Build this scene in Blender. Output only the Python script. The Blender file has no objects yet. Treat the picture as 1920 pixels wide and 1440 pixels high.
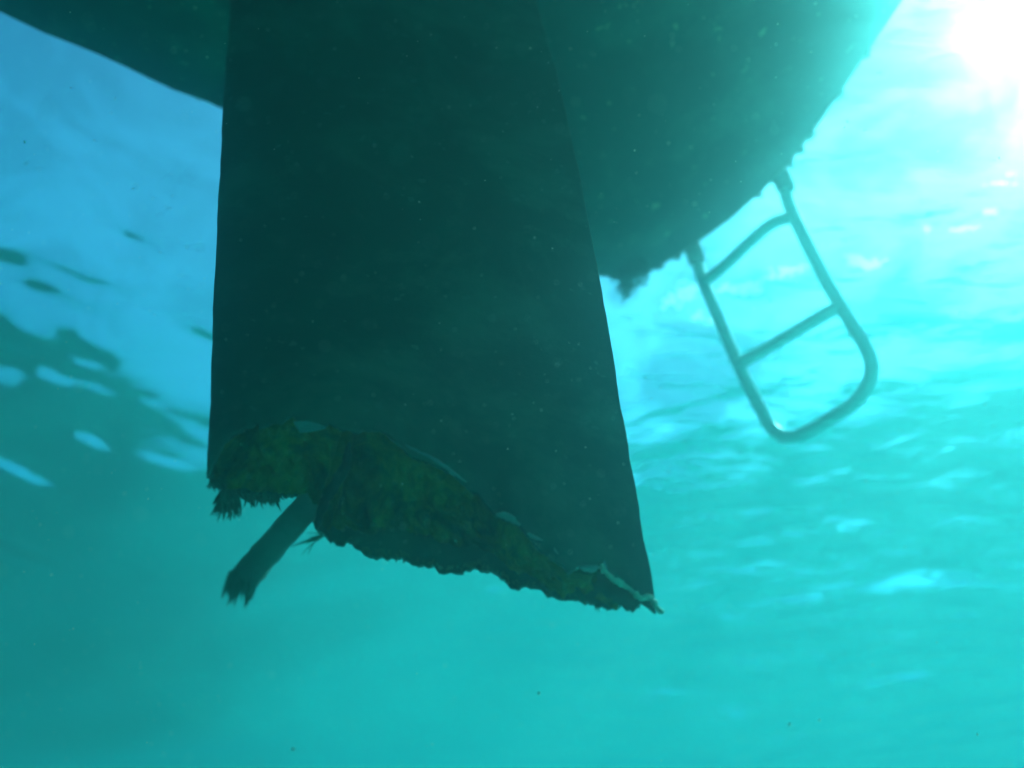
import bpy, bmesh, math, random
import numpy as np
from mathutils import Vector, Matrix
R = math.radians
random.seed(7)
rng = np.random.RandomState(11)
C = bpy.context.scene.collection
S = bpy.context.scene

# ---------------------------------------------------------------- camera, sky, sun, exposure
D = 2.0                     # depth of the camera below the water surface (z = 0)
PITCH = R(45)
F = 2000.0                  # focal length in pixels of the 1920 px wide photograph
cam_d = bpy.data.cameras.new('camera')
cam = bpy.data.objects.new('camera', cam_d)
C.objects.link(cam)
cam.location = (0, 0, -D)
cam.rotation_euler = (R(90) + PITCH, 0, 0)
cam_d.sensor_width = 36
cam_d.lens = 36 * F / 1920
cam_d.clip_start = 0.02
cam_d.clip_end = 500
cam_d.dof.use_dof = True
cam_d.dof.focus_distance = 1.25
cam_d.dof.aperture_fstop = 2.6
S.camera = cam

SUN = Vector((0.515, 0.452, 0.963)).normalized()      # towards the sun as it reaches the eye under water
elev = math.asin(SUN.z)
az = math.atan2(SUN.x, SUN.y)
w = bpy.data.worlds.new('World'); S.world = w
w.use_nodes = True
nt = w.node_tree
sky = nt.nodes.new('ShaderNodeTexSky')
sky.sky_type = 'NISHITA'; sky.sun_disc = False
sky.sun_elevation = elev; sky.sun_rotation = az
sky.air_density = 1.0; sky.dust_density = 2.3; sky.ozone_density = 10.0
bg = nt.nodes['Background']
nt.links.new(sky.outputs[0], bg.inputs['Color'])
bg.inputs['Strength'].default_value = 0.125
sd = bpy.data.lights.new('sun', 'SUN'); sd.energy = 5.0; sd.angle = R(0.6); sd.color = (1, 0.96, 0.90)
so = bpy.data.objects.new('sun', sd); C.objects.link(so)
so.rotation_euler = (-SUN).to_track_quat('-Z', 'Y').to_euler()

S.view_settings.view_transform = 'Standard'
S.view_settings.look = 'None'
S.view_settings.exposure = 0.95
S.view_settings.gamma = 1
S.cycles.use_denoising = True
S.cycles.max_bounces = 12
S.cycles.volume_bounces = 4
S.cycles.transparent_max_bounces = 16
S.cycles.sample_clamp_indirect = 4
S.cycles.caustics_reflective = False
S.cycles.caustics_refractive = True

# ---------------------------------------------------------------- helpers
def ray(u, v):
    a = (u - 960) / F; b = (720 - v) / F
    return Vector((a, math.cos(PITCH) - b*math.sin(PITCH), math.sin(PITCH) + b*math.cos(PITCH)))
CAM = Vector((0, 0, -D))
def on_plane(u, v, p, n):
    d = ray(u, v)
    t = (p - CAM).dot(n) / d.dot(n)
    return CAM + d*t
def at_z(u, v, z):
    d = ray(u, v)
    return CAM + d * ((z + D)/d.z)

def mat(name):
    m = bpy.data.materials.new(name); m.use_nodes = True
    m.node_tree.nodes.clear()
    return m, m.node_tree
def N(t, kind, **kw):
    n = t.nodes.new(kind)
    for k, v in kw.items():
        if k in n.inputs: n.inputs[k].default_value = v
        else: setattr(n, k, v)
    return n
def ramp(t, src, stops):
    r = t.nodes.new('ShaderNodeValToRGB')
    while len(r.color_ramp.elements) < len(stops): r.color_ramp.elements.new(0.5)
    for e, (p, c) in zip(r.color_ramp.elements, stops):
        e.position = p; e.color = (*c, 1)
    t.links.new(src, r.inputs[0])
    return r.outputs[0]
def noise(t, scale, detail=5, rough=0.6, dist=0.0):
    tc = t.nodes.new('ShaderNodeTexCoord')
    n = N(t, 'ShaderNodeTexNoise', Scale=scale, Detail=detail, Roughness=rough, Distortion=dist)
    t.links.new(tc.outputs['Object'], n.inputs['Vector'])
    return n.outputs[0]
def surf(name, stops, scale=6, rough=0.7, bump=0.3, bscale=40, spots=None, metal=0.0, dist=0.4, bdist=0.004):
    m, t = mat(name)
    out = t.nodes.new('ShaderNodeOutputMaterial')
    p = N(t, 'ShaderNodeBsdfPrincipled', Roughness=rough, Metallic=metal)
    col = ramp(t, noise(t, scale, 7, 0.65, dist), stops)
    if spots:
        f = ramp(t, noise(t, spots[0], 3, 0.5), [(spots[1], (0, 0, 0)), (spots[1] + 0.03, (1, 1, 1))])
        mx = N(t, 'ShaderNodeMix', data_type='RGBA')
        t.links.new(f, mx.inputs[0]); t.links.new(col, mx.inputs[6])
        mx.inputs[7].default_value = (*spots[2], 1)
        col = mx.outputs[2]
    t.links.new(col, p.inputs['Base Color'])
    b = N(t, 'ShaderNodeBump', Strength=bump, Distance=bdist)
    t.links.new(noise(t, bscale, 6, 0.7), b.inputs['Height'])
    t.links.new(b.outputs[0], p.inputs['Normal'])
    t.links.new(p.outputs[0], out.inputs[0])
    return m

def link_mesh(name, verts, faces, m, parent=None, smooth=True):
    me = bpy.data.meshes.new(name)
    me.from_pydata([tuple(v) for v in verts], [], faces)
    me.update()
    if smooth: me.polygons.foreach_set('use_smooth', [True]*len(me.polygons))
    me.materials.append(m)
    o = bpy.data.objects.new(name, me); C.objects.link(o)
    if parent is not None:
        o.parent = parent
        o.matrix_parent_inverse = parent.matrix_world.inverted()
    return o
def fixn(o):
    bm = bmesh.new(); bm.from_mesh(o.data)
    bmesh.ops.remove_doubles(bm, verts=bm.verts, dist=1e-5)
    bmesh.ops.recalc_face_normals(bm, faces=bm.faces)
    bm.to_mesh(o.data); bm.free()
def catmull(pts, n=8):
    P = [Vector(p) for p in pts]
    P = [2*P[0]-P[1]] + P + [2*P[-1]-P[-2]]
    out = []
    for i in range(1, len(P)-2):
        for k in range(n):
            t = k/n
            a, b, c, d = P[i-1], P[i], P[i+1], P[i+2]
            out.append(0.5*((2*b) + (c-a)*t + (2*a-5*b+4*c-d)*t*t + (3*b-a-3*c+d)*t**3))
    out.append(P[-2])
    return out
def tube(verts, faces, path, rad, seg=12, flat=1.0, jitter=0.0):
    base0 = len(verts)
    n = len(path)
    up = Vector((0.31, 0.2, 0.93)).normalized()
    prev = None
    for i, p in enumerate(path):
        d = (path[min(i+1, n-1)] - path[max(i-1, 0)]).normalized()
        if prev is None: prev = d.cross(up).normalized()
        s = (prev - d*prev.dot(d)).normalized(); prev = s
        q = d.cross(s)
        r = rad[i] if hasattr(rad, '__len__') else rad
        for k in range(seg):
            a = 2*math.pi*k/seg
            j = 1 + jitter*(random.random()-0.5)
            verts.append(p + (s*math.cos(a) + q*math.sin(a)*flat)*r*j)
    for i in range(n-1):
        for k in range(seg):
            a = base0+i*seg+k; b = base0+i*seg+(k+1) % seg
            faces.append((a, b, b+seg, a+seg))
    faces.append(tuple(base0+k for k in reversed(range(seg))))
    faces.append(tuple(base0+(n-1)*seg+k for k in range(seg)))
def vnoise(x, seed=0):           # smooth 1-D noise
    i = math.floor(x); f = x-i; f = f*f*(3-2*f)
    h = lambda k: (math.sin((k+seed*17.3)*127.1)*43758.5453) % 1.0
    return h(i)*(1-f) + h(i+1)*f - 0.5
from mathutils import noise as mn

# ---------------------------------------------------------------- water surface
#  pixel of the photograph, half width, half length (m), slope, turn (deg)
WAVELETS = [(-10, 482, 0.035, 0.13, 0.26, 6), (100, 500, 0.022, 0.11, 0.26, 0), (237, 440, 0.025, 0.05, 0.34, 20), (30, 535, 0.018, 0.03, 0.26, 10),
            (150, 650, 0.03, 0.06, 0.15, 30), (30, 650, 0.07, 0.08, 0.12, 0), (385, 640, 0.02, 0.05, 0.16, 30),
            (165, 835, 0.020, 0.03, -0.24, 30), (312, 870, 0.012, 0.03, -0.24, 0), (20, 885, 0.024, 0.07, -0.28, 8), (30, 1030, 0.020, 0.08, -0.30, 8),
            (290, 772, 0.010, 0.05, -0.17, 25), (175, 735, 0.016, 0.04, -0.14, 10), (110, 720, 0.025, 0.04, -0.12, 30), (375, 815, 0.02, 0.03, -0.15, 20), (10, 635, 0.015, 0.03, -0.15, 0),
            (1320, 1100, 0.02, 0.06, -0.34, 0), (1273, 1166, 0.02, 0.06, -0.36, -8), (1400, 1173, 0.015, 0.10, -0.30, 0), (1467, 1121, 0.02, 0.05, -0.30, -15),
            (1587, 1065, 0.02, 0.06, -0.30, -20), (1531, 1076, 0.015, 0.04, -0.30, 0), (1637, 1098, 0.016, 0.06, -0.24, 0), (1703, 1022, 0.02, 0.08, -0.26, -8),
            (1235, 1031, 0.02, 0.04, -0.28, 0), (1349, 1036, 0.02, 0.05, -0.26, -12), (1434, 932, 0.02, 0.10, -0.20, -8), (1490, 963, 0.03, 0.16, -0.24, -10),
            (1453, 1003, 0.03, 0.16, -0.26, 0), (1231, 1008, 0.03, 0.08, -0.28, 0), (1623, 1010, 0.025, 0.14, -0.25, 4), (1561, 940, 0.02, 0.14, -0.22, -8),
            (1736, 958, 0.02, 0.12, -0.22, 8), (1656, 982, 0.02, 0.12, -0.22, 8), (1396, 1192, 0.015, 0.05, -0.30, 0), (1897, 991, 0.03, 0.10, -0.26, 10),
            (1689, 1265, 0.03, 0.28, -0.48, -3), (1576, 1303, 0.025, 0.12, -0.46, 0), (1254, 1294, 0.02, 0.06, -0.42, 0), (1110, 1220, 0.02, 0.08, -0.36, 0),
            (1030, 1162, 0.02, 0.05, -0.34, 0), (930, 1095, 0.03, 0.05, -0.30, 0), (1800, 900, 0.02, 0.12, -0.20, 5), (1300, 905, 0.02, 0.10, -0.20, -5), (1850, 1270, 0.02, 0.12, -0.42, -6)]
def wave_height(X, Y):
    H = np.zeros_like(X)
    r = np.random.RandomState(5)
    wind = R(80)
    spec = []
    #      wavelength, rms slope (calm side), rms slope (breezy side), count
    for lam, s0, s1, n in ((4.5, 0.012, 0.014, 4), (1.9, 0.020, 0.026, 6), (0.95, 0.026, 0.034, 9), (0.5, 0.020, 0.034, 12), (0.27, 0.004, 0.055, 18), (0.15, 0.000, 0.085, 26)):
        for _ in range(n):
            l_ = lam*(0.75+0.5*r.rand())
            k_ = l_/(2*math.pi)*math.sqrt(2.0/n)
            spec.append((l_, s0*k_, s1*k_, wind + r.randn()*0.45, r.rand()*6.283))
    g_ = 1/(1+np.exp(-(X*0.9 - 0.1*Y - 0.1)*3.0))         # lee of the boat on the left, breeze on the right
    for lam, a0_, a1_, th, ph in spec:
        k = 2*math.pi/lam
        a = k*(X*math.cos(th) + Y*math.sin(th)) + ph
        H += (a0_*(1-g_) + a1_*g_)*(np.sin(a) + 0.18*np.sin(2*a + 0.7))
    for u, v, lw, ll, sl, rot in WAVELETS:
        if u > 900: lw, ll, sl = lw*0.75, ll*0.5, sl*0.9
        p = at_z(u, v, 0.0); c0 = math.atan2(p.y, p.x)
        ca, sa = math.cos(c0), math.sin(c0)
        dx, dy = X-p.x, Y-1.0-p.y
        dr = dx*ca + dy*sa; dt = -dx*sa + dy*ca
        cr, sr = math.cos(R(rot)), math.sin(R(rot))
        dr, dt = dr*cr + dt*sr, -dr*sr + dt*cr
        dr = dr + 0.35*lw*np.sin(dt*3.1/ll + u) + 0.25*lw*np.sin(dt*7.3/ll + v)
        H += sl*dr*np.exp(-dr*dr/(2*lw*lw) - dt*dt/(2*ll*ll))
    return H
def axis(lo, hi, d):
    mid = np.arange(lo, hi, d)
    up, step = [hi], d*1.3
    while up[-1] < 58: up.append(up[-1]+step); step *= 1.06
    up[-1] = 58.0
    dn, step = [lo-d], d*1.3
    while dn[-1] > -58: dn.append(dn[-1]-step); step *= 1.06
    dn[-1] = -58.0
    return np.concatenate([np.array(dn[::-1]), mid, np.array(up)])
ax = axis(-3.5, 4.5, 0.026)
ay = axis(0.2, 8.0, 0.020)
X, Y = np.meshgrid(ax, ay)
fade = np.clip(1.2 - np.maximum(abs(X), abs(Y))/40, 0.15, 1)
Z = wave_height(X, Y+1.0) * fade
nx, ny = len(ax), len(ay)
me = bpy.data.meshes.new('water')
me.vertices.add(nx*ny)
me.vertices.foreach_set('co', np.stack([X.ravel(), Y.ravel(), Z.ravel()], 1).astype(np.float32).ravel())
ii, jj = np.meshgrid(np.arange(ny-1), np.arange(nx-1), indexing='ij')
q = np.stack([ii*nx+jj, ii*nx+jj+1, (ii+1)*nx+jj+1, (ii+1)*nx+jj], -1).reshape(-1, 4)
me.loops.add(q.size); me.polygons.add(len(q))
me.loops.foreach_set('vertex_index', q.ravel().astype(np.int32))
me.polygons.foreach_set('loop_start', np.arange(0, q.size, 4, dtype=np.int32))
me.polygons.foreach_set('use_smooth', np.ones(len(q), dtype=bool))
me.update(calc_edges=True)
m, t = mat('water_surface')
out = t.nodes.new('ShaderNodeOutputMaterial')
bmp = N(t, 'ShaderNodeBump', Strength=1.0, Distance=0.0075)
tc = t.nodes.new('ShaderNodeTexCoord')
mp = N(t, 'ShaderNodeMapping'); mp.inputs['Scale'].default_value = (9.0, 24.0, 1.0); mp.inputs['Rotation'].default_value = (0, 0, R(-6))
t.links.new(tc.outputs['Object'], mp.inputs['Vector'])
nz = N(t, 'ShaderNodeTexNoise', Scale=1.0, Detail=3.0, Roughness=0.45, Distortion=0.8)
t.links.new(mp.outputs[0], nz.inputs['Vector'])
sx = t.nodes.new('ShaderNodeSeparateXYZ'); t.links.new(tc.outputs['Object'], sx.inputs[0])
br = N(t, 'ShaderNodeMapRange', interpolation_type='SMOOTHSTEP'); t.links.new(sx.outputs[0], br.inputs[0])
br.inputs[1].default_value = -0.7; br.inputs[2].default_value = 0.7; br.inputs[3].default_value = 0.04; br.inputs[4].default_value = 1.0
hm = N(t, 'ShaderNodeMath', operation='MULTIPLY'); t.links.new(nz.outputs[0], hm.inputs[0]); t.links.new(br.outputs[0], hm.inputs[1])
t.links.new(hm.outputs[0], bmp.inputs['Height'])
fr = N(t, 'ShaderNodeFresnel', IOR=1.333)
tr = N(t, 'ShaderNodeBsdfTransparent')
rf = N(t, 'ShaderNodeBsdfRefraction', Roughness=0.06, IOR=1.333)
gl = N(t, 'ShaderNodeBsdfGlossy', Roughness=0.02)
for n_ in (fr, rf, gl): t.links.new(bmp.outputs[0], n_.inputs['Normal'])
shaft_gobo = N(t, 'ShaderNodeTexNoise', Scale=3.2, Detail=3.0, Roughness=0.55, Distortion=0.6)       # noise added to the transmission colour as a gobo for sun shafts
t.links.new(tc.outputs['Object'], shaft_gobo.inputs['Vector'])
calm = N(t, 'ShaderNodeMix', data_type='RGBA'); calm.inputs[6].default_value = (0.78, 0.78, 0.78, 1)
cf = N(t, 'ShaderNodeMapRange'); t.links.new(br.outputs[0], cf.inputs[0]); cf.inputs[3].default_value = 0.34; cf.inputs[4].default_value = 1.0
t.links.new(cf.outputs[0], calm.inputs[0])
t.links.new(ramp(t, shaft_gobo.outputs[0], [(0.42, (0.30, 0.31, 0.31)), (0.49, (0.68, 0.70, 0.70)), (0.56, (1, 1, 1))]), calm.inputs[7])
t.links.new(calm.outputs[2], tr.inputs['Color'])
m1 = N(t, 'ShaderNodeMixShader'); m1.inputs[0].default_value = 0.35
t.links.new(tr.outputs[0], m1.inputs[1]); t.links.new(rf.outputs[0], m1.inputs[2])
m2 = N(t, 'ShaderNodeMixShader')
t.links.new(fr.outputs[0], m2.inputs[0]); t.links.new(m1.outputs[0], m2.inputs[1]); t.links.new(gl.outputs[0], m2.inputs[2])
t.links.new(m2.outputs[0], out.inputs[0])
me.materials.append(m)
water = bpy.data.objects.new('water', me); C.objects.link(water)
water['kind'] = 'structure'; water['label'] = 'rippled underside of the sea surface'

# ---------------------------------------------------------------- seabed
sand, t = mat('sand_and_added_seagrass')
out = t.nodes.new('ShaderNodeOutputMaterial')
p = N(t, 'ShaderNodeBsdfPrincipled', Roughness=0.95)
sandc = ramp(t, noise(t, 1.2, 6, 0.6), [(0.3, (0.52, 0.49, 0.40)), (0.7, (0.70, 0.66, 0.55))])
added_grass = ramp(t, noise(t, 4.0, 6, 0.7), [(0.3, (0.010, 0.030, 0.018)), (0.7, (0.030, 0.060, 0.030))])  # unseen seagrass, added so the left surface reflects something dark
tc = t.nodes.new('ShaderNodeTexCoord'); sx = t.nodes.new('ShaderNodeSeparateXYZ'); t.links.new(tc.outputs['Object'], sx.inputs[0])
k1 = N(t, 'ShaderNodeMath', operation='MULTIPLY_ADD'); t.links.new(noise(t, 0.5, 5, 0.6), k1.inputs[0]); k1.inputs[1].default_value = 4.0; t.links.new(sx.outputs[0], k1.inputs[2])
k2 = N(t, 'ShaderNodeMath', operation='MULTIPLY_ADD'); t.links.new(sx.outputs[1], k2.inputs[0]); k2.inputs[1].default_value = 0.18; t.links.new(k1.outputs[0], k2.inputs[2])
edge_ = N(t, 'ShaderNodeMapRange'); t.links.new(k2.outputs[0], edge_.inputs[0])
edge_.inputs[1].default_value = -0.6; edge_.inputs[2].default_value = 2.6
mx = N(t, 'ShaderNodeMix', data_type='RGBA')
t.links.new(edge_.outputs[0], mx.inputs[0]); t.links.new(added_grass, mx.inputs[6]); t.links.new(sandc, mx.inputs[7])
t.links.new(mx.outputs[2], p.inputs['Base Color']); t.links.new(p.outputs[0], out.inputs[0])
gx = np.linspace(-58, 58, 90)
vs = [(x, y, -4.2 + 0.35*mn.noise(Vector((x*0.15, y*0.15, 0)))) for y in gx for x in gx]
fs = [(j*90+i, j*90+i+1, (j+1)*90+i+1, (j+1)*90+i) for j in range(89) for i in range(89)]
bed = link_mesh('seabed', vs, fs, sand)
bed['kind'] = 'structure'; bed['label'] = 'sandy seabed with dark seagrass added to darken the reflection at left'

# ---------------------------------------------------------------- boat frame of reference
Sx, Sy = -0.30, 0.76                   # where the rudder stock enters the hull
EA = Vector((0.743, 0.669, 0)); ER = Vector((0.669, -0.743, 0))
def L(tt, r, z): return Vector((Sx, Sy, 0)) + EA*tt + ER*r + Vector((0, 0, z))

boat = bpy.data.objects.new('sailing_boat', None); C.objects.link(boat)
boat.location = L(-2.0, 0, 0)
boat.empty_display_size = 0.5
boat['label'] = 'dark antifouled boat stern seen from below with a broken rudder and a swim ladder'
boat['category'] = 'boat'
bpy.context.view_layer.update()

hull_m = surf('antifouling_paint', [(0.32, (0.005, 0.020, 0.020)), (0.50, (0.010, 0.035, 0.029)), (0.62, (0.045, 0.085, 0.060))],
              scale=3.5, rough=0.75, bump=0.6, bscale=30, spots=(38, 0.675, (0.12, 0.19, 0.11)))
top_m = surf('gelcoat', [(0.3, (0.72, 0.72, 0.70)), (0.7, (0.80, 0.80, 0.78))], scale=2, rough=0.3, bump=0.05)
blade_m = surf('rudder_paint', [(0.32, (0.006, 0.014, 0.011)), (0.49, (0.014, 0.028, 0.021)), (0.56, (0.032, 0.054, 0.038)), (0.70, (0.065, 0.090, 0.062))],
               scale=5, rough=0.7, bump=0.35, bscale=55, spots=(48, 0.69, (0.045, 0.075, 0.060)))
core_m = surf('wet_foam_core', [(0.34, (0.003, 0.005, 0.001)), (0.43, (0.050, 0.048, 0.003)), (0.54, (0.17, 0.145, 0.014)), (0.66, (0.030, 0.030, 0.003))],
              scale=9, rough=0.9, bump=1.0, bscale=45, dist=1.2, bdist=0.008)
fibre_m = surf('torn_glassfibre', [(0.3, (0.03, 0.05, 0.03)), (0.7, (0.09, 0.12, 0.07))], scale=20, rough=0.8)
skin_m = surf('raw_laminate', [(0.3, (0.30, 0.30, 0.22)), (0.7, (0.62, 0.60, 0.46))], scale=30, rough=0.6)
steel_m = surf('stainless_steel', [(0.3, (0.72, 0.72, 0.70)), (0.7, (0.86, 0.86, 0.84))], scale=12, rough=0.34, bump=0.1, metal=0.10)
stock_m = surf('corroded_stock', [(0.3, (0.07, 0.085, 0.07)), (0.7, (0.17, 0.18, 0.15))], scale=14, rough=0.7)
algae_m = surf('algae', [(0.3, (0.015, 0.035, 0.015)), (0.7, (0.04, 0.08, 0.03))], scale=20, rough=0.9)

# hull: stations along the boat, port/starboard half breadths at the waterline, depth of the canoe body
ST = [ # t,     left,  right, depth
    (1.06, 0.10, 0.10, 0.005), (1.045, 0.20, 0.20, 0.012), (1.02, 0.265, 0.28, 0.02), (0.95, 0.315, 0.47, 0.045), (0.85, 0.34, 0.72, 0.075), (0.65, 0.38, 0.94, 0.12),
    (0.35, 0.45, 1.13, 0.17), (0.0, 0.53, 1.22, 0.21), (-0.45, 0.63, 1.28, 0.26), (-1.0, 0.78, 1.33, 0.32), (-1.8, 0.98, 1.45, 0.40),
    (-3.0, 1.15, 1.45, 0.46), (-4.2, 1.05, 1.2, 0.42), (-5.4, 0.75, 0.8, 0.32), (-6.4, 0.35, 0.36, 0.2), (-7.1, 0.02, 0.02, 0.05)]
def interp_st(tt):
    for a, b in zip(ST, ST[1:]):
        if b[0] <= tt <= a[0]:
            f = (a[0]-tt)/(a[0]-b[0])
            return [a[k]*(1-f)+b[k]*f for k in range(4)]
    return ST[0] if tt > ST[0][0] else ST[-1]
def hull_z(tt, r):
    _, wl, wr, dp = interp_st(tt)
    w_ = wr if r > 0 else wl
    x = min(1, abs(r)/w_)
    return -dp*(1-x**2.1)**0.75
ts = [s[0] for s in ST]
tt_all = []
for a, b in zip(ts, ts[1:]):
    n = max(2, int(abs(a-b)/0.05)) if a > -1 else 8
    for k in range(n): tt_all.append(a+(b-a)*k/n)
tt_all.append(ts[-1])
NS = 44
verts, faces = [], []
for tt in tt_all:
    _, wl, wr, dp = interp_st(tt)
    for k in range(NS+1):
        x = -1+2*k/NS
        xx = math.copysign(abs(math.sin(x*math.pi/2)), x)
        w_ = wr if xx > 0 else wl
        z = -dp*max(0, (1-abs(xx)**2.1))**0.75
        p = L(tt, xx*w_, z)
        nz_ = mn.noise(p*3)*0.010 + mn.noise(p*9)*0.004
        p.z += nz_*(1-abs(xx))
        if abs(xx) > 0.97: p += Vector((mn.noise(p*8)*0.009 + mn.noise(p*3)*0.014, mn.noise(p*8+Vector((5, 5, 5)))*0.009 + mn.noise(p*3+Vector((5, 5, 5)))*0.014, 0))
        verts.append(p)
nT = len(tt_all)
for i in range(nT-1):
    for k in range(NS):
        a = i*(NS+1)+k
        faces.append((a, a+1, a+NS+2, a+NS+1))
# bottom continues 6 cm above the waterline
def wl_ring(zs):
    ring = []
    for tt in tt_all:
        ring.append((tt, -1))
    return ring
hull = link_mesh('hull', verts, faces, hull_m, boat)
hull['label'] = 'dark green-black hull bottom'
# topsides and deck
verts, faces = [], []
outline = [(tt, -interp_st(tt)[1]) for tt in tt_all] [::-1] + [(tt, interp_st(tt)[2]) for tt in tt_all]
levels = [(-0.002, 1.0, 0.0), (0.06, 1.01, 0.01), (0.25, 1.06, 0.05), (0.92, 1.10, 0.10), (1.0, 1.09, 0.10)]
for z, sc, aft in levels:
    for tt, r in outline:
        verts.append(L(tt + aft*max(0, tt), r*sc, z))
no = len(outline)
for j in range(len(levels)-1):
    for i in range(no-1):
        a = j*no+i
        faces.append((a, a+1, a+no+1, a+no))
tops = link_mesh('topsides', verts, faces, top_m, boat)
verts = [L(tt + 0.1*max(0, tt), r*1.09, 1.0) for tt, r in outline]
half = no//2
faces = [(i, i+1, no-2-i, no-1-i) for i in range(half-1)]
deck = link_mesh('deck', verts, faces, top_m, boat, smooth=False)

# algae hanging off the stern edge
verts, faces = [], []
for i in range(420):
    tt = random.choice(tt_all[:26])
    st = interp_st(tt)
    side = random.random() < 0.5
    if random.random() < 0.18:
        tt = 0.97+0.05*random.random(); r = -0.28+0.09*random.random(); ln = 0.03+0.08*random.random()
    else:
        r = -st[1]*random.uniform(0.9, 1.0) if side else st[2]*random.uniform(0.95, 1.0); ln = 0.004+0.012*random.random()**2
    p0 = L(tt, r, 0.005)
    pth = [p0 + Vector((0.012*math.sin(3*k+i), 0.012*math.cos(2*k+i), -ln*k/4)) for k in range(5)]
    tube(verts, faces, pth, [0.0025, 0.0022, 0.002, 0.0014, 0.0005], 5)
alg = link_mesh('algae_fringe', verts, faces, algae_m, boat)
alg['kind'] = 'stuff'; alg['label'] = 'short weed growing along the waterline of the stern'

# ---------------------------------------------------------------- rudder
YAW = R(10)
CH = Vector((math.cos(YAW), math.sin(YAW), 0)); NB = Vector((-math.sin(YAW), math.cos(YAW), 0))   # NB points away from the camera
B0 = Vector((0.0, 0.84, -1.1))
def bl(u, v, off=0.0):
    p = on_plane(u, v, B0 + NB*off, NB)
    return p
le_pts = [bl(*p) for p in ((440, -40), (437, 0), (425, 200), (415, 400), (406, 600), (399, 800), (394, 900), (390, 1200))]
te_pts = [bl(*p) for p in ((985, -40), (1000, 0), (1050, 200), (1104, 400), (1141, 640), (1172, 860), (1205, 1080), (1230, 1140), (1246, 1200))]
def at_height(pts, z, ext=True):
    return float(np.polyval(EDGE[id(pts)], z))
def at_height_old(pts, z):
    for a, b in zip(pts, pts[1:]):
        if b.z <= z <= a.z:
            f = (a.z-z)/(a.z-b.z); return (a*(1-f)+b*f).dot(CH)
    a, b = (pts[0], pts[1]) if z > pts[0].z else (pts[-2], pts[-1])
    f = (a.z-z)/(a.z-b.z)
    return (a*(1-f)+b*f).dot(CH)
EDGE = {id(q_): np.polyfit([p.z for p in q_], [p.dot(CH) for p in q_], dg) for q_, dg in ((le_pts, 2), (te_pts, 3))}
base_n = B0.dot(NB)
def th(s):        # half thickness of the foil section
    s = min(max(s, 0), 1)
    t_ = 0.135
    return (t_/0.2*(0.2969*math.sqrt(s) - 0.126*s - 0.3516*s*s + 0.2843*s**3 - 0.1015*s**4))*0.46 + 0.0012
def blade_pt(s, z, side):
    a, b = at_height(le_pts, z), at_height(te_pts, z)
    a += 0.0016*vnoise(z*31, 7) + 0.0010*vnoise(z*140, 8); b += 0.0020*vnoise(z*23, 9) + 0.0012*vnoise(z*120, 10)
    off = side*th(s)
    c = a + (b-a)*s
    return CH*c + NB*(base_n+off) + Vector((0, 0, z))
def sz(u, v, side):
    s = 0.5
    for _ in range(5):
        p = bl(u, v, side*th(s))
        a, b = at_height(le_pts, p.z), at_height(te_pts, p.z)
        s = min(1, max(0, (p.dot(CH)-a)/(b-a)))
    return s, p.z
near_px = [(397, 868), (415, 838), (440, 818), (494, 803), (530, 797), (548, 778), (560, 792), (590, 800), (625, 800), (667, 815), (711, 812), (745, 838), (775, 858), (815, 872), (847, 892),
           (875, 915), (899, 939), (935, 975), (974, 994), (1010, 1033), (1045, 1062), (1066, 1078), (1085, 1069), (1124, 1064), (1145, 1084), (1169, 1100), (1202, 1125), (1216, 1117), (1238, 1147)]
far_px = [(394, 900), (410, 915), (430, 938), (450, 922), (470, 925), (490, 932), (520, 928), (556, 932), (580, 945), (588, 990), (620, 1018), (650, 1028), (700, 1045), (740, 1060), (780, 1060),
          (835, 1075), (865, 1080), (890, 1070), (930, 1080), (965, 1103), (1000, 1105), (1060, 1125), (1120, 1137), (1185, 1145), (1205, 1136), (1238, 1149)]
def edge(px, side):
    e = sorted(sz(u, v, side) for u, v in px)
    e[0] = (0.0, e[0][1]); e[-1] = (1.0, e[-1][1])
    def f(s):
        for a, b in zip(e, e[1:]):
            if a[0] <= s <= b[0]:
                k = (s-a[0])/max(1e-9, b[0]-a[0]); return a[1]*(1-k)+b[1]*k
        return e[-1][1]
    return f
near_e0, far_e0 = edge(near_px, -1), edge(far_px, 1)
def near_e(s): return near_e0(s) + 0.004*vnoise(s*90, 1) + 0.003*vnoise(s*230, 2)
def far_e(s): return far_e0(s) + 0.007*vnoise(s*31 + 2*vnoise(s*9, 2), 3) + 0.005*vnoise(s*83, 8) + 0.004*vnoise(s*210, 4)
zj = far_e0(0)*0.5 + near_e0(0)*0.5
TOPZ = -0.06
NSX, NSZ = 240, 60
def s_of(k): x = k/NSX; return x**1.6 if x < 0.5 else x**1.6*(1) 
def skin(side, ef):
    vv, ff = [], []
    for j in range(NSZ+1):
        for k in range(NSX+1):
            s = (k/NSX)**1.35
            zb = ef(s)
            if s < 0.03: zb = zb*(s/0.03) + far_e0(0)*(1-s/0.03)
            f = (j/NSZ)
            f = 1-(1-f)**1.6
            z = TOPZ + (zb-TOPZ)*f
            p = blade_pt(s, z, side)
            g = max(0, (f-0.9)/0.1)
            wob = 0.0022*mn.noise(p*5)
            p += NB*(wob + side*0.006*g*g*vnoise(s*25, 6))
            vv.append(p)
    for j in range(NSZ):
        for k in range(NSX):
            a = j*(NSX+1)+k
            ff.append((a, a+1, a+NSX+2, a+NSX+1))
    return vv, ff
va, fa = skin(-1, near_e); vb, fb = skin(1, far_e)
o_ = len(va)
rud = link_mesh('rudder', va+vb, fa+[tuple(i+o_ for i in reversed(f)) for f in fb], blade_m, boat)
fixn(rud)
so_ = rud.modifiers.new('shell', 'SOLIDIFY'); so_.thickness = 0.004; so_.offset = -1
rud['label'] = 'dark painted rudder blade broken off along a diagonal tear'

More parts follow.
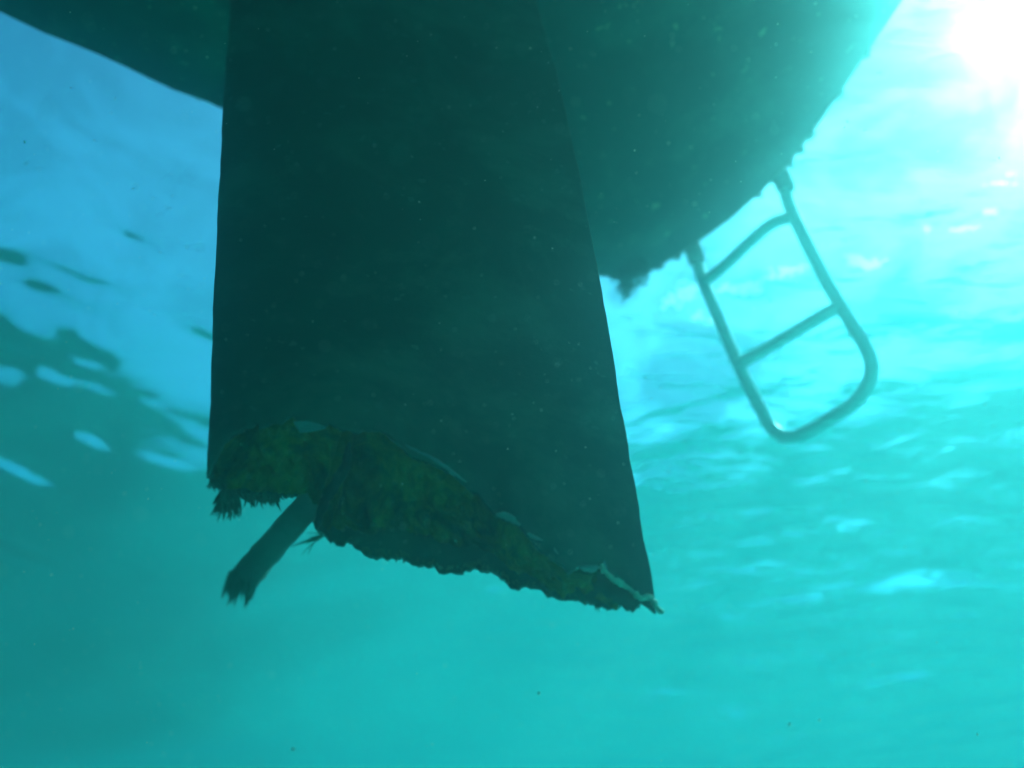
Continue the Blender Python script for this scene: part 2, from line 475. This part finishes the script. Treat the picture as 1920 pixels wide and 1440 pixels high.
# torn foam core filling the opening between the two skins
verts, faces = [], []
NC, NQ = 200, 26
for k in range(NC+1):
    s = 0.012 + 0.975*(k/NC)
    zn, zf = near_e(s)+0.02, far_e(s)+0.003
    for q_ in range(NQ+1):
        x = q_/NQ
        a = blade_pt(s, zn, -0.86); b = blade_pt(s, zf + 0.035*math.exp(-((s-0.48)/0.2)**2)*(1 if s > 0.27 else 0.3), 0.80)
        p = a*(1-x)+b*x
        h = math.sin(math.pi*x)
        fold = -0.13*math.exp(-((s-0.315+0.065*x)/0.013)**2)*h         # the split between the two lumps
        lump = 0.020*mn.noise(Vector((s*14, x*2.5, 1.3))) + 0.010*mn.noise(Vector((s*50, x*8, 4.1))) + 0.003*mn.noise(Vector((s*120, x*20, 9.1)))
        dz = (-0.012*h + lump*(0.3+h)) - fold*0.9 - 0.016*h*math.exp(-((s-0.36)/0.08)**2)
        p += Vector((0, 0, dz)) + NB*(lump*0.8*h - fold*0.8)
        verts.append(p)
    verts.append(blade_pt(s, zf+0.05, 0.8)); verts.append(blade_pt(s, zn+0.06, -0.7))
W = NQ+3
for k in range(NC):
    for q_ in range(W):
        a = k*W+q_; b = k*W+(q_+1) % W
        faces.append((a, b, b+W, a+W))
faces.append(tuple(range(W))); faces.append(tuple(NC*W+q_ for q_ in reversed(range(W))))
core = link_mesh('foam_core', verts, faces, core_m, rud); fixn(core)
core['label'] = 'exposed mossy green-brown foam core'

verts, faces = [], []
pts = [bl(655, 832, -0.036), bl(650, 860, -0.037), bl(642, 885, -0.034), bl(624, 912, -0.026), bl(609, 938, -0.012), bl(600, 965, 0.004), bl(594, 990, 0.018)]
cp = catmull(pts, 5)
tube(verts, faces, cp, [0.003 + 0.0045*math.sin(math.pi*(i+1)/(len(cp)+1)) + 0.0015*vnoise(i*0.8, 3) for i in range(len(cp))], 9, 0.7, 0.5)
seam_m = surf('split_shade', [(0.3, (0.001, 0.003, 0.003)), (0.7, (0.004, 0.007, 0.005))], scale=30, rough=1.0)
seam = link_mesh('split_shade', verts, faces, seam_m, core)  # near-black tube added for the shade inside the split
# pale shard of laminate lifted above the core
def plate(name, pts, m, parent, off=-0.034, thick=0.003):
    P = [bl(u, v, off) for u, v in pts]
    n = len(P)
    vs = P + [p + NB*thick for p in P]
    fs = [tuple(range(n)), tuple(n+i for i in reversed(range(n)))] + [(i, (i+1) % n, n+(i+1) % n, n+i) for i in range(n)]
    o = link_mesh(name, vs, fs, m, parent, smooth=False); fixn(o); return o
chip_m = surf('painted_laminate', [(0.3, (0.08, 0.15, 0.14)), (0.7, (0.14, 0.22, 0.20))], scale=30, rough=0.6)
sh = plate('laminate_shard', [(551, 790), (562, 808), (585, 806), (611, 800), (600, 795), (575, 789)], chip_m, rud, -0.040)
sh['label'] = 'small pale shard of laminate'
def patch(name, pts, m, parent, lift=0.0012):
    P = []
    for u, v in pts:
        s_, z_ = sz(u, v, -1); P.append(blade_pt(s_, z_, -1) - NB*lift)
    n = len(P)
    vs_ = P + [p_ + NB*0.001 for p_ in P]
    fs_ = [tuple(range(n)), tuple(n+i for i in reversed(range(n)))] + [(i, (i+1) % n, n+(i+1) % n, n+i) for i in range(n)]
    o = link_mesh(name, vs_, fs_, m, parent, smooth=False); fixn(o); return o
lit_patch = patch('sunlit_corner_patch', [(1125, 1063), (1131, 1052), (1142, 1044), (1148, 1033), (1160, 1024), (1172, 1008), (1188, 1003), (1196, 1035), (1203, 1075), (1208, 1112), (1201, 1123), (1186, 1113), (1169, 1099), (1146, 1085)], chip_m, rud, 0.003)
lit_patch['label'] = 'paler corner of the blade with sunlight put into its colour'  # sunlit facet painted as a pale patch laid on the skin
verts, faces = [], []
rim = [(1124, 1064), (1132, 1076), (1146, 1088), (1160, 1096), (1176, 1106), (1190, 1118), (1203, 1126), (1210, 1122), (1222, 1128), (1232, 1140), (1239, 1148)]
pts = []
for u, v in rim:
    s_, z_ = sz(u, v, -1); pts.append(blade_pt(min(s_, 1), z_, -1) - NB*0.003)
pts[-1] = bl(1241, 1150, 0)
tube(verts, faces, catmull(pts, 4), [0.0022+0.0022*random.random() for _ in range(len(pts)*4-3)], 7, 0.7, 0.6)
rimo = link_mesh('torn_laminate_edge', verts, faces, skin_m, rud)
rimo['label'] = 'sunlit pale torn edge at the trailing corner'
# peeled strips of skin along the tear
verts, faces = [], []
for (pl) in ([(711, 803), (760, 838), (820, 868), (875, 905)], [(930, 965), (950, 968), (975, 985)], [(990, 1000), (1020, 1020), (1045, 1045), (1068, 1076)], [(1085, 1064), (1110, 1067), (1122, 1063)]):
    pts = [bl(u, v, -0.030 if u < 1000 else -0.018) for u, v in pl]
    cp = catmull(pts, 6)
    n = len(cp)
    tube(verts, faces, cp, [0.0012+0.0035*math.sin(math.pi*(i+0.5)/n) for i in range(n)], 7, 0.5, 0.5)
strip = link_mesh('peeled_skin', verts, faces, chip_m, rud)

shell_m = surf('barnacle_shell', [(0.3, (0.10, 0.14, 0.11)), (0.7, (0.24, 0.28, 0.22))], scale=60, rough=0.9)
def barnacle(c, n, r):
    b0 = len(verts)
    t1 = n.orthogonal().normalized(); t2 = n.cross(t1)
    for rr, hh in ((1, 0), (0.75, 0.35), (0.42, 0.6), (0.25, 0.35)):
        for k in range(8):
            a = k*math.pi/4 + rr
            verts.append(c + (t1*math.cos(a) + t2*math.sin(a))*r*rr*random.uniform(0.85, 1.15) + n*r*hh)
    for j in range(3):
        for k in range(8):
            faces.append((b0+j*8+k, b0+j*8+(k+1) % 8, b0+(j+1)*8+(k+1) % 8, b0+(j+1)*8+k))
    faces.append(tuple(b0+24+k for k in range(8)))
for i in range(90):
    verts, faces = [], []
    cs, cz = random.uniform(0.04, 0.97)**1.1, random.uniform(-1.15, -0.15)
    if cz < near_e(cs) + 0.03: continue
    if i % 3: cs, cz = min(0.97, max(0.03, 0.35 + random.gauss(0, 0.22))), -0.30 + random.gauss(0, 0.14)
    p_ = blade_pt(cs, min(cz, -0.1), -1)
    barnacle(p_, -NB, random.uniform(0.0012, 0.0030))
    link_mesh('barnacle', verts, faces, shell_m, rud)

# bent stub of the rudder stock sticking out of the break
pth = catmull([bl(640, 875, 0.045), bl(597, 926, 0.03), bl(555, 973, 0.022), bl(505, 1030, 0.012), bl(452, 1091, 0.0)], 6)
verts, faces = [], []
tube(verts, faces, pth, [0.0142 + 0.0012*vnoise(i*0.9, 5) for i in range(len(pth))], 16, 0.45, 0.08)
stock = link_mesh('rudder_stock', verts, faces, stock_m, rud)
stock['label'] = 'dark bent stub of the rudder stock with a frayed end'
verts, faces = [], []
end = pth[-1]; dr = (pth[-1]-pth[-4]).normalized()
sd_ = dr.cross(NB).normalized()
for i in range(60):
    x = random.uniform(-1, 1)
    p0 = pth[-1] - dr*random.uniform(0.002, 0.014) + sd_*x*0.0118 + NB*random.uniform(-0.008, 0.008)
    ln = (0.008 if x*sd_.x < 0 else 0.002)*random.uniform(0.1, 1.3) + 0.002
    dd = (dr + Vector((0, 0, -0.05)) + sd_*0.08*x + Vector((random.uniform(-.2, .2), random.uniform(-.3, .3), random.uniform(-.15, .15)))).normalized()
    tube(verts, faces, [p0 + dd*ln*k/3 + Vector((0, 0, -0.002*k*k)) for k in range(4)], [0.0017, 0.0014, 0.001, 0.0003], 5)
fr2 = link_mesh('frayed_end', verts, faces, stock_m, stock)

verts, faces = [], []
def whisk(u, v, n, lmin, lmax, spread, dvec=(0, 0, -1), off=0.0, r0=0.0012):
    for i in range(n):
        p0 = bl(u + random.uniform(-spread, spread), v + random.uniform(-6, 4), off + random.uniform(-0.015, 0.015))
        ln = random.uniform(lmin, lmax)
        d = (Vector(dvec) + Vector((random.uniform(-.45, .45), random.uniform(-.4, .4), random.uniform(-.2, .2)))).normalized()
        bend = Vector((random.uniform(-.3, .3), 0, random.uniform(-.2, .2)))*ln
        tube(verts, faces, [p0 + d*ln*k/4 + bend*(k/4)**2 for k in range(5)], [r0, r0*0.9, r0*0.7, r0*0.5, r0*0.2], 4)
whisk(432, 925, 120, 0.008, 0.028, 16, (0.05, 0, -1), 0.0, 0.0022)
whisk(404, 902, 50, 0.004, 0.012, 10, (-.1, 0, -1))
whisk(490, 930, 90, 0.005, 0.013, 32, (0.2, 0, -1), 0.02, 0.0018)
whisk(606, 1004, 9, 0.014, 0.030, 7, (-.9, 0, -.5), 0.0, 0.0010)
far_s = edge(far_px, 1)
for i in range(200):
    s = random.uniform(0.26, 0.97)
    p0 = blade_pt(s, far_e(s)+0.004, random.uniform(0.6, 1.0))
    ln = random.uniform(0.002, 0.006)*(1.6 if random.random() < 0.06 else 1)
    d = (Vector((random.uniform(-.7, .7), random.uniform(-.3, .3), -1))).normalized()
    tube(verts, faces, [p0 + d*ln*k/3 for k in range(4)], [0.0014, 0.0011, 0.0008, 0.0003], 4)
fib = link_mesh('torn_fibres', verts, faces, fibre_m, rud)
fib['kind'] = 'stuff'; fib['label'] = 'frayed fibres along the lower edge of the break'

# ---------------------------------------------------------------- swim ladder
pA, pB, pC = at_z(1300, 470, 0), at_z(1470, 340, 0), at_z(1535, 755, -0.5)
ln_ = (pB-pA).cross(pC-pA).normalized()
def lad(u, v): return on_plane(u, v, pA, ln_)
left_top, right_top = lad(1300, 470), lad(1466, 335)
fwd = -EA
loop = [L(1.06, -0.10, 0.10), left_top + Vector((0, 0, 0.03)), lad(1316, 520), lad(1352, 608), lad(1390, 695), lad(1428, 770), lad(1447, 803), lad(1475, 820), lad(1510, 812), lad(1560, 783), lad(1606, 752), lad(1633, 705), lad(1627, 660), lad(1592, 600), lad(1545, 520), lad(1505, 440), lad(1480, 385), right_top + Vector((0, 0, 0.03)), L(1.05, 0.16, 0.12)]
loop[0] = left_top + Vector((-0.04, -0.04, 0.14)); loop[-1] = right_top + Vector((-0.04, -0.04, 0.14))
verts, faces = [], []
tube(verts, faces, catmull(loop, 8), 0.0140, 14)
ladf = link_mesh('swim_ladder', verts, faces, steel_m, boat); 
ladf['label'] = 'bent tube swim ladder hanging from the stern into the water'
for pts in ([(1322, 528), (1360, 497), (1410, 450), (1450, 418), (1492, 405)], [(1384, 684), (1460, 640), (1520, 605), (1574, 574)]):
    verts, faces = [], []
    tube(verts, faces, catmull([lad(*p) for p in pts], 6), 0.0138, 12, 1.15)
    link_mesh('rung', verts, faces, steel_m, ladf)
for p in (left_top, right_top):
    verts, faces = [], []
    tube(verts, faces, [p + Vector((0.005, 0.005, -0.035)), p + Vector((0, 0, 0.0)), p + Vector((-0.01, -0.01, 0.06))], [0.019, 0.021, 0.021], 12)
    link_mesh('hinge', verts, faces, stock_m, ladf)

# ---------------------------------------------------------------- froth blobs added as sun glints under the surface by the stern
froth_glint_m, t = mat('froth')
out = t.nodes.new('ShaderNodeOutputMaterial')
fb = N(t, 'ShaderNodeVolumeScatter', Density=520.0, Anisotropy=0.86)
fb.inputs['Color'].default_value = (1, 1, 1, 1)
t.links.new(fb.outputs[0], out.inputs['Volume'])
verts, faces = [], []
ico = bmesh.new(); bmesh.ops.create_icosphere(ico, subdivisions=2, radius=1)
iv = [v.co.copy() for v in ico.verts]; iff = [tuple(v.index for v in f.verts) for f in ico.faces]; ico.free()
for u0, v0, u1, v1, n_, sp_ in ((1250, 570, 1300, 545, 60, 12), (1300, 590, 1330, 600, 18, 8), (1350, 545, 1420, 530, 50, 6), (1380, 550, 1425, 540, 30, 6), (1440, 520, 1510, 500, 45, 7),
        (1590, 480, 1640, 500, 40, 7), (1630, 498, 1665, 480, 12, 5), (1730, 430, 1736, 436, 5, 4), (1785, 433, 1825, 426, 18, 4), (1845, 400, 1880, 392, 10, 4), (1850, 346, 1900, 344, 10, 3), (1890, 330, 1900, 328, 4, 3)):
    for i in range(n_):
        f = random.random()
        c = at_z(u0+(u1-u0)*f + random.gauss(0, sp_), v0+(v1-v0)*f + random.gauss(0, sp_*0.6), -0.012)
        c.z = float(wave_height(np.array([c.x]), np.array([c.y+1.0]))[0]) - 0.007
        r = random.uniform(0.002, 0.006)
        b0 = len(verts)
        verts += [c + Vector((q.x*1.5, q.y, q.z*0.8))*r for q in iv]
        faces += [tuple(b0+k for k in f_) for f_ in iff]
fo = link_mesh('froth_glints', verts, faces, froth_glint_m)
fo['kind'] = 'stuff'; fo['label'] = 'white froth blobs standing in for sun glints beside the ladder'; fo['category'] = 'froth'

# ---------------------------------------------------------------- suspended particles (stuff)
verts, faces = [], []
for i in range(3600):
    u, v = random.uniform(-100, 2020), random.uniform(-80, 1520)
    dist = random.uniform(0.45, 1.05) if random.random() < 0.7 else random.uniform(1.0, 2.5)
    c = CAM + ray(u, v).normalized()*dist
    r = 0.00052*dist**0.5*random.uniform(0.4, 1.5)*(2.0 if random.random() < 0.03 else 1)
    b0 = len(verts)
    st = Vector((random.uniform(.6, 1.6), random.uniform(.6, 1.6), random.uniform(.6, 2.0)))
    for d in ((1, 0, 0), (-1, 0, 0), (0, 1, 0), (0, -1, 0), (0, 0, 1), (0, 0, -1)):
        verts.append(c + Vector((d[0]*st.x, d[1]*st.y, d[2]*st.z))*r)
    for f in ((0, 2, 4), (2, 1, 4), (1, 3, 4), (3, 0, 4), (2, 0, 5), (1, 2, 5), (3, 1, 5), (0, 3, 5)):
        faces.append(tuple(b0+k for k in f))
speck_m = surf('plankton', [(0.3, (0.5, 0.55, 0.45)), (0.7, (0.7, 0.72, 0.6))], scale=200, rough=0.8)
sp = link_mesh('suspended_specks', verts, faces, speck_m)
sp['kind'] = 'stuff'; sp['label'] = 'tiny pale specks drifting in the water'; sp['category'] = 'plankton'

# ---------------------------------------------------------------- the water's own murk
m, t = mat('murky_water')
out = t.nodes.new('ShaderNodeOutputMaterial')
pv = t.nodes.new('ShaderNodeVolumePrincipled')
pv.inputs['Color'].default_value = (0.05, 0.78, 0.76, 1)
pv.inputs['Absorption Color'].default_value = (0, 0, 0, 1)
pv.inputs['Density'].default_value = 0.070
pv.inputs['Anisotropy'].default_value = 0.42
va_ = N(t, 'ShaderNodeVolumeAbsorption', Density=0.40)
va_.inputs['Color'].default_value = (0.0, 0.955, 0.970, 1)
fw = N(t, 'ShaderNodeVolumeScatter', Density=0.070, Anisotropy=0.93)      # fine silt: strongly forward scattering
fw.inputs['Color'].default_value = (0.95, 1.0, 0.98, 1)
ad0 = t.nodes.new('ShaderNodeAddShader')
t.links.new(va_.outputs[0], ad0.inputs[0]); t.links.new(fw.outputs[0], ad0.inputs[1])
ad = t.nodes.new('ShaderNodeAddShader')
t.links.new(pv.outputs[0], ad.inputs[0]); t.links.new(ad0.outputs[0], ad.inputs[1])
t.links.new(ad.outputs[0], out.inputs['Volume'])
bm = bmesh.new(); bmesh.ops.create_cube(bm, size=1)
for v in bm.verts:
    v.co = Vector((v.co.x*120, v.co.y*120, -5.6 if v.co.z < 0 else 1.25))
me = bpy.data.meshes.new('haze'); bm.to_mesh(me); bm.free(); me.materials.append(m)
hz = bpy.data.objects.new('haze', me); C.objects.link(hz)
hz['kind'] = 'stuff'; hz['label'] = 'murky turquoise sea water'; hz['category'] = 'haze'
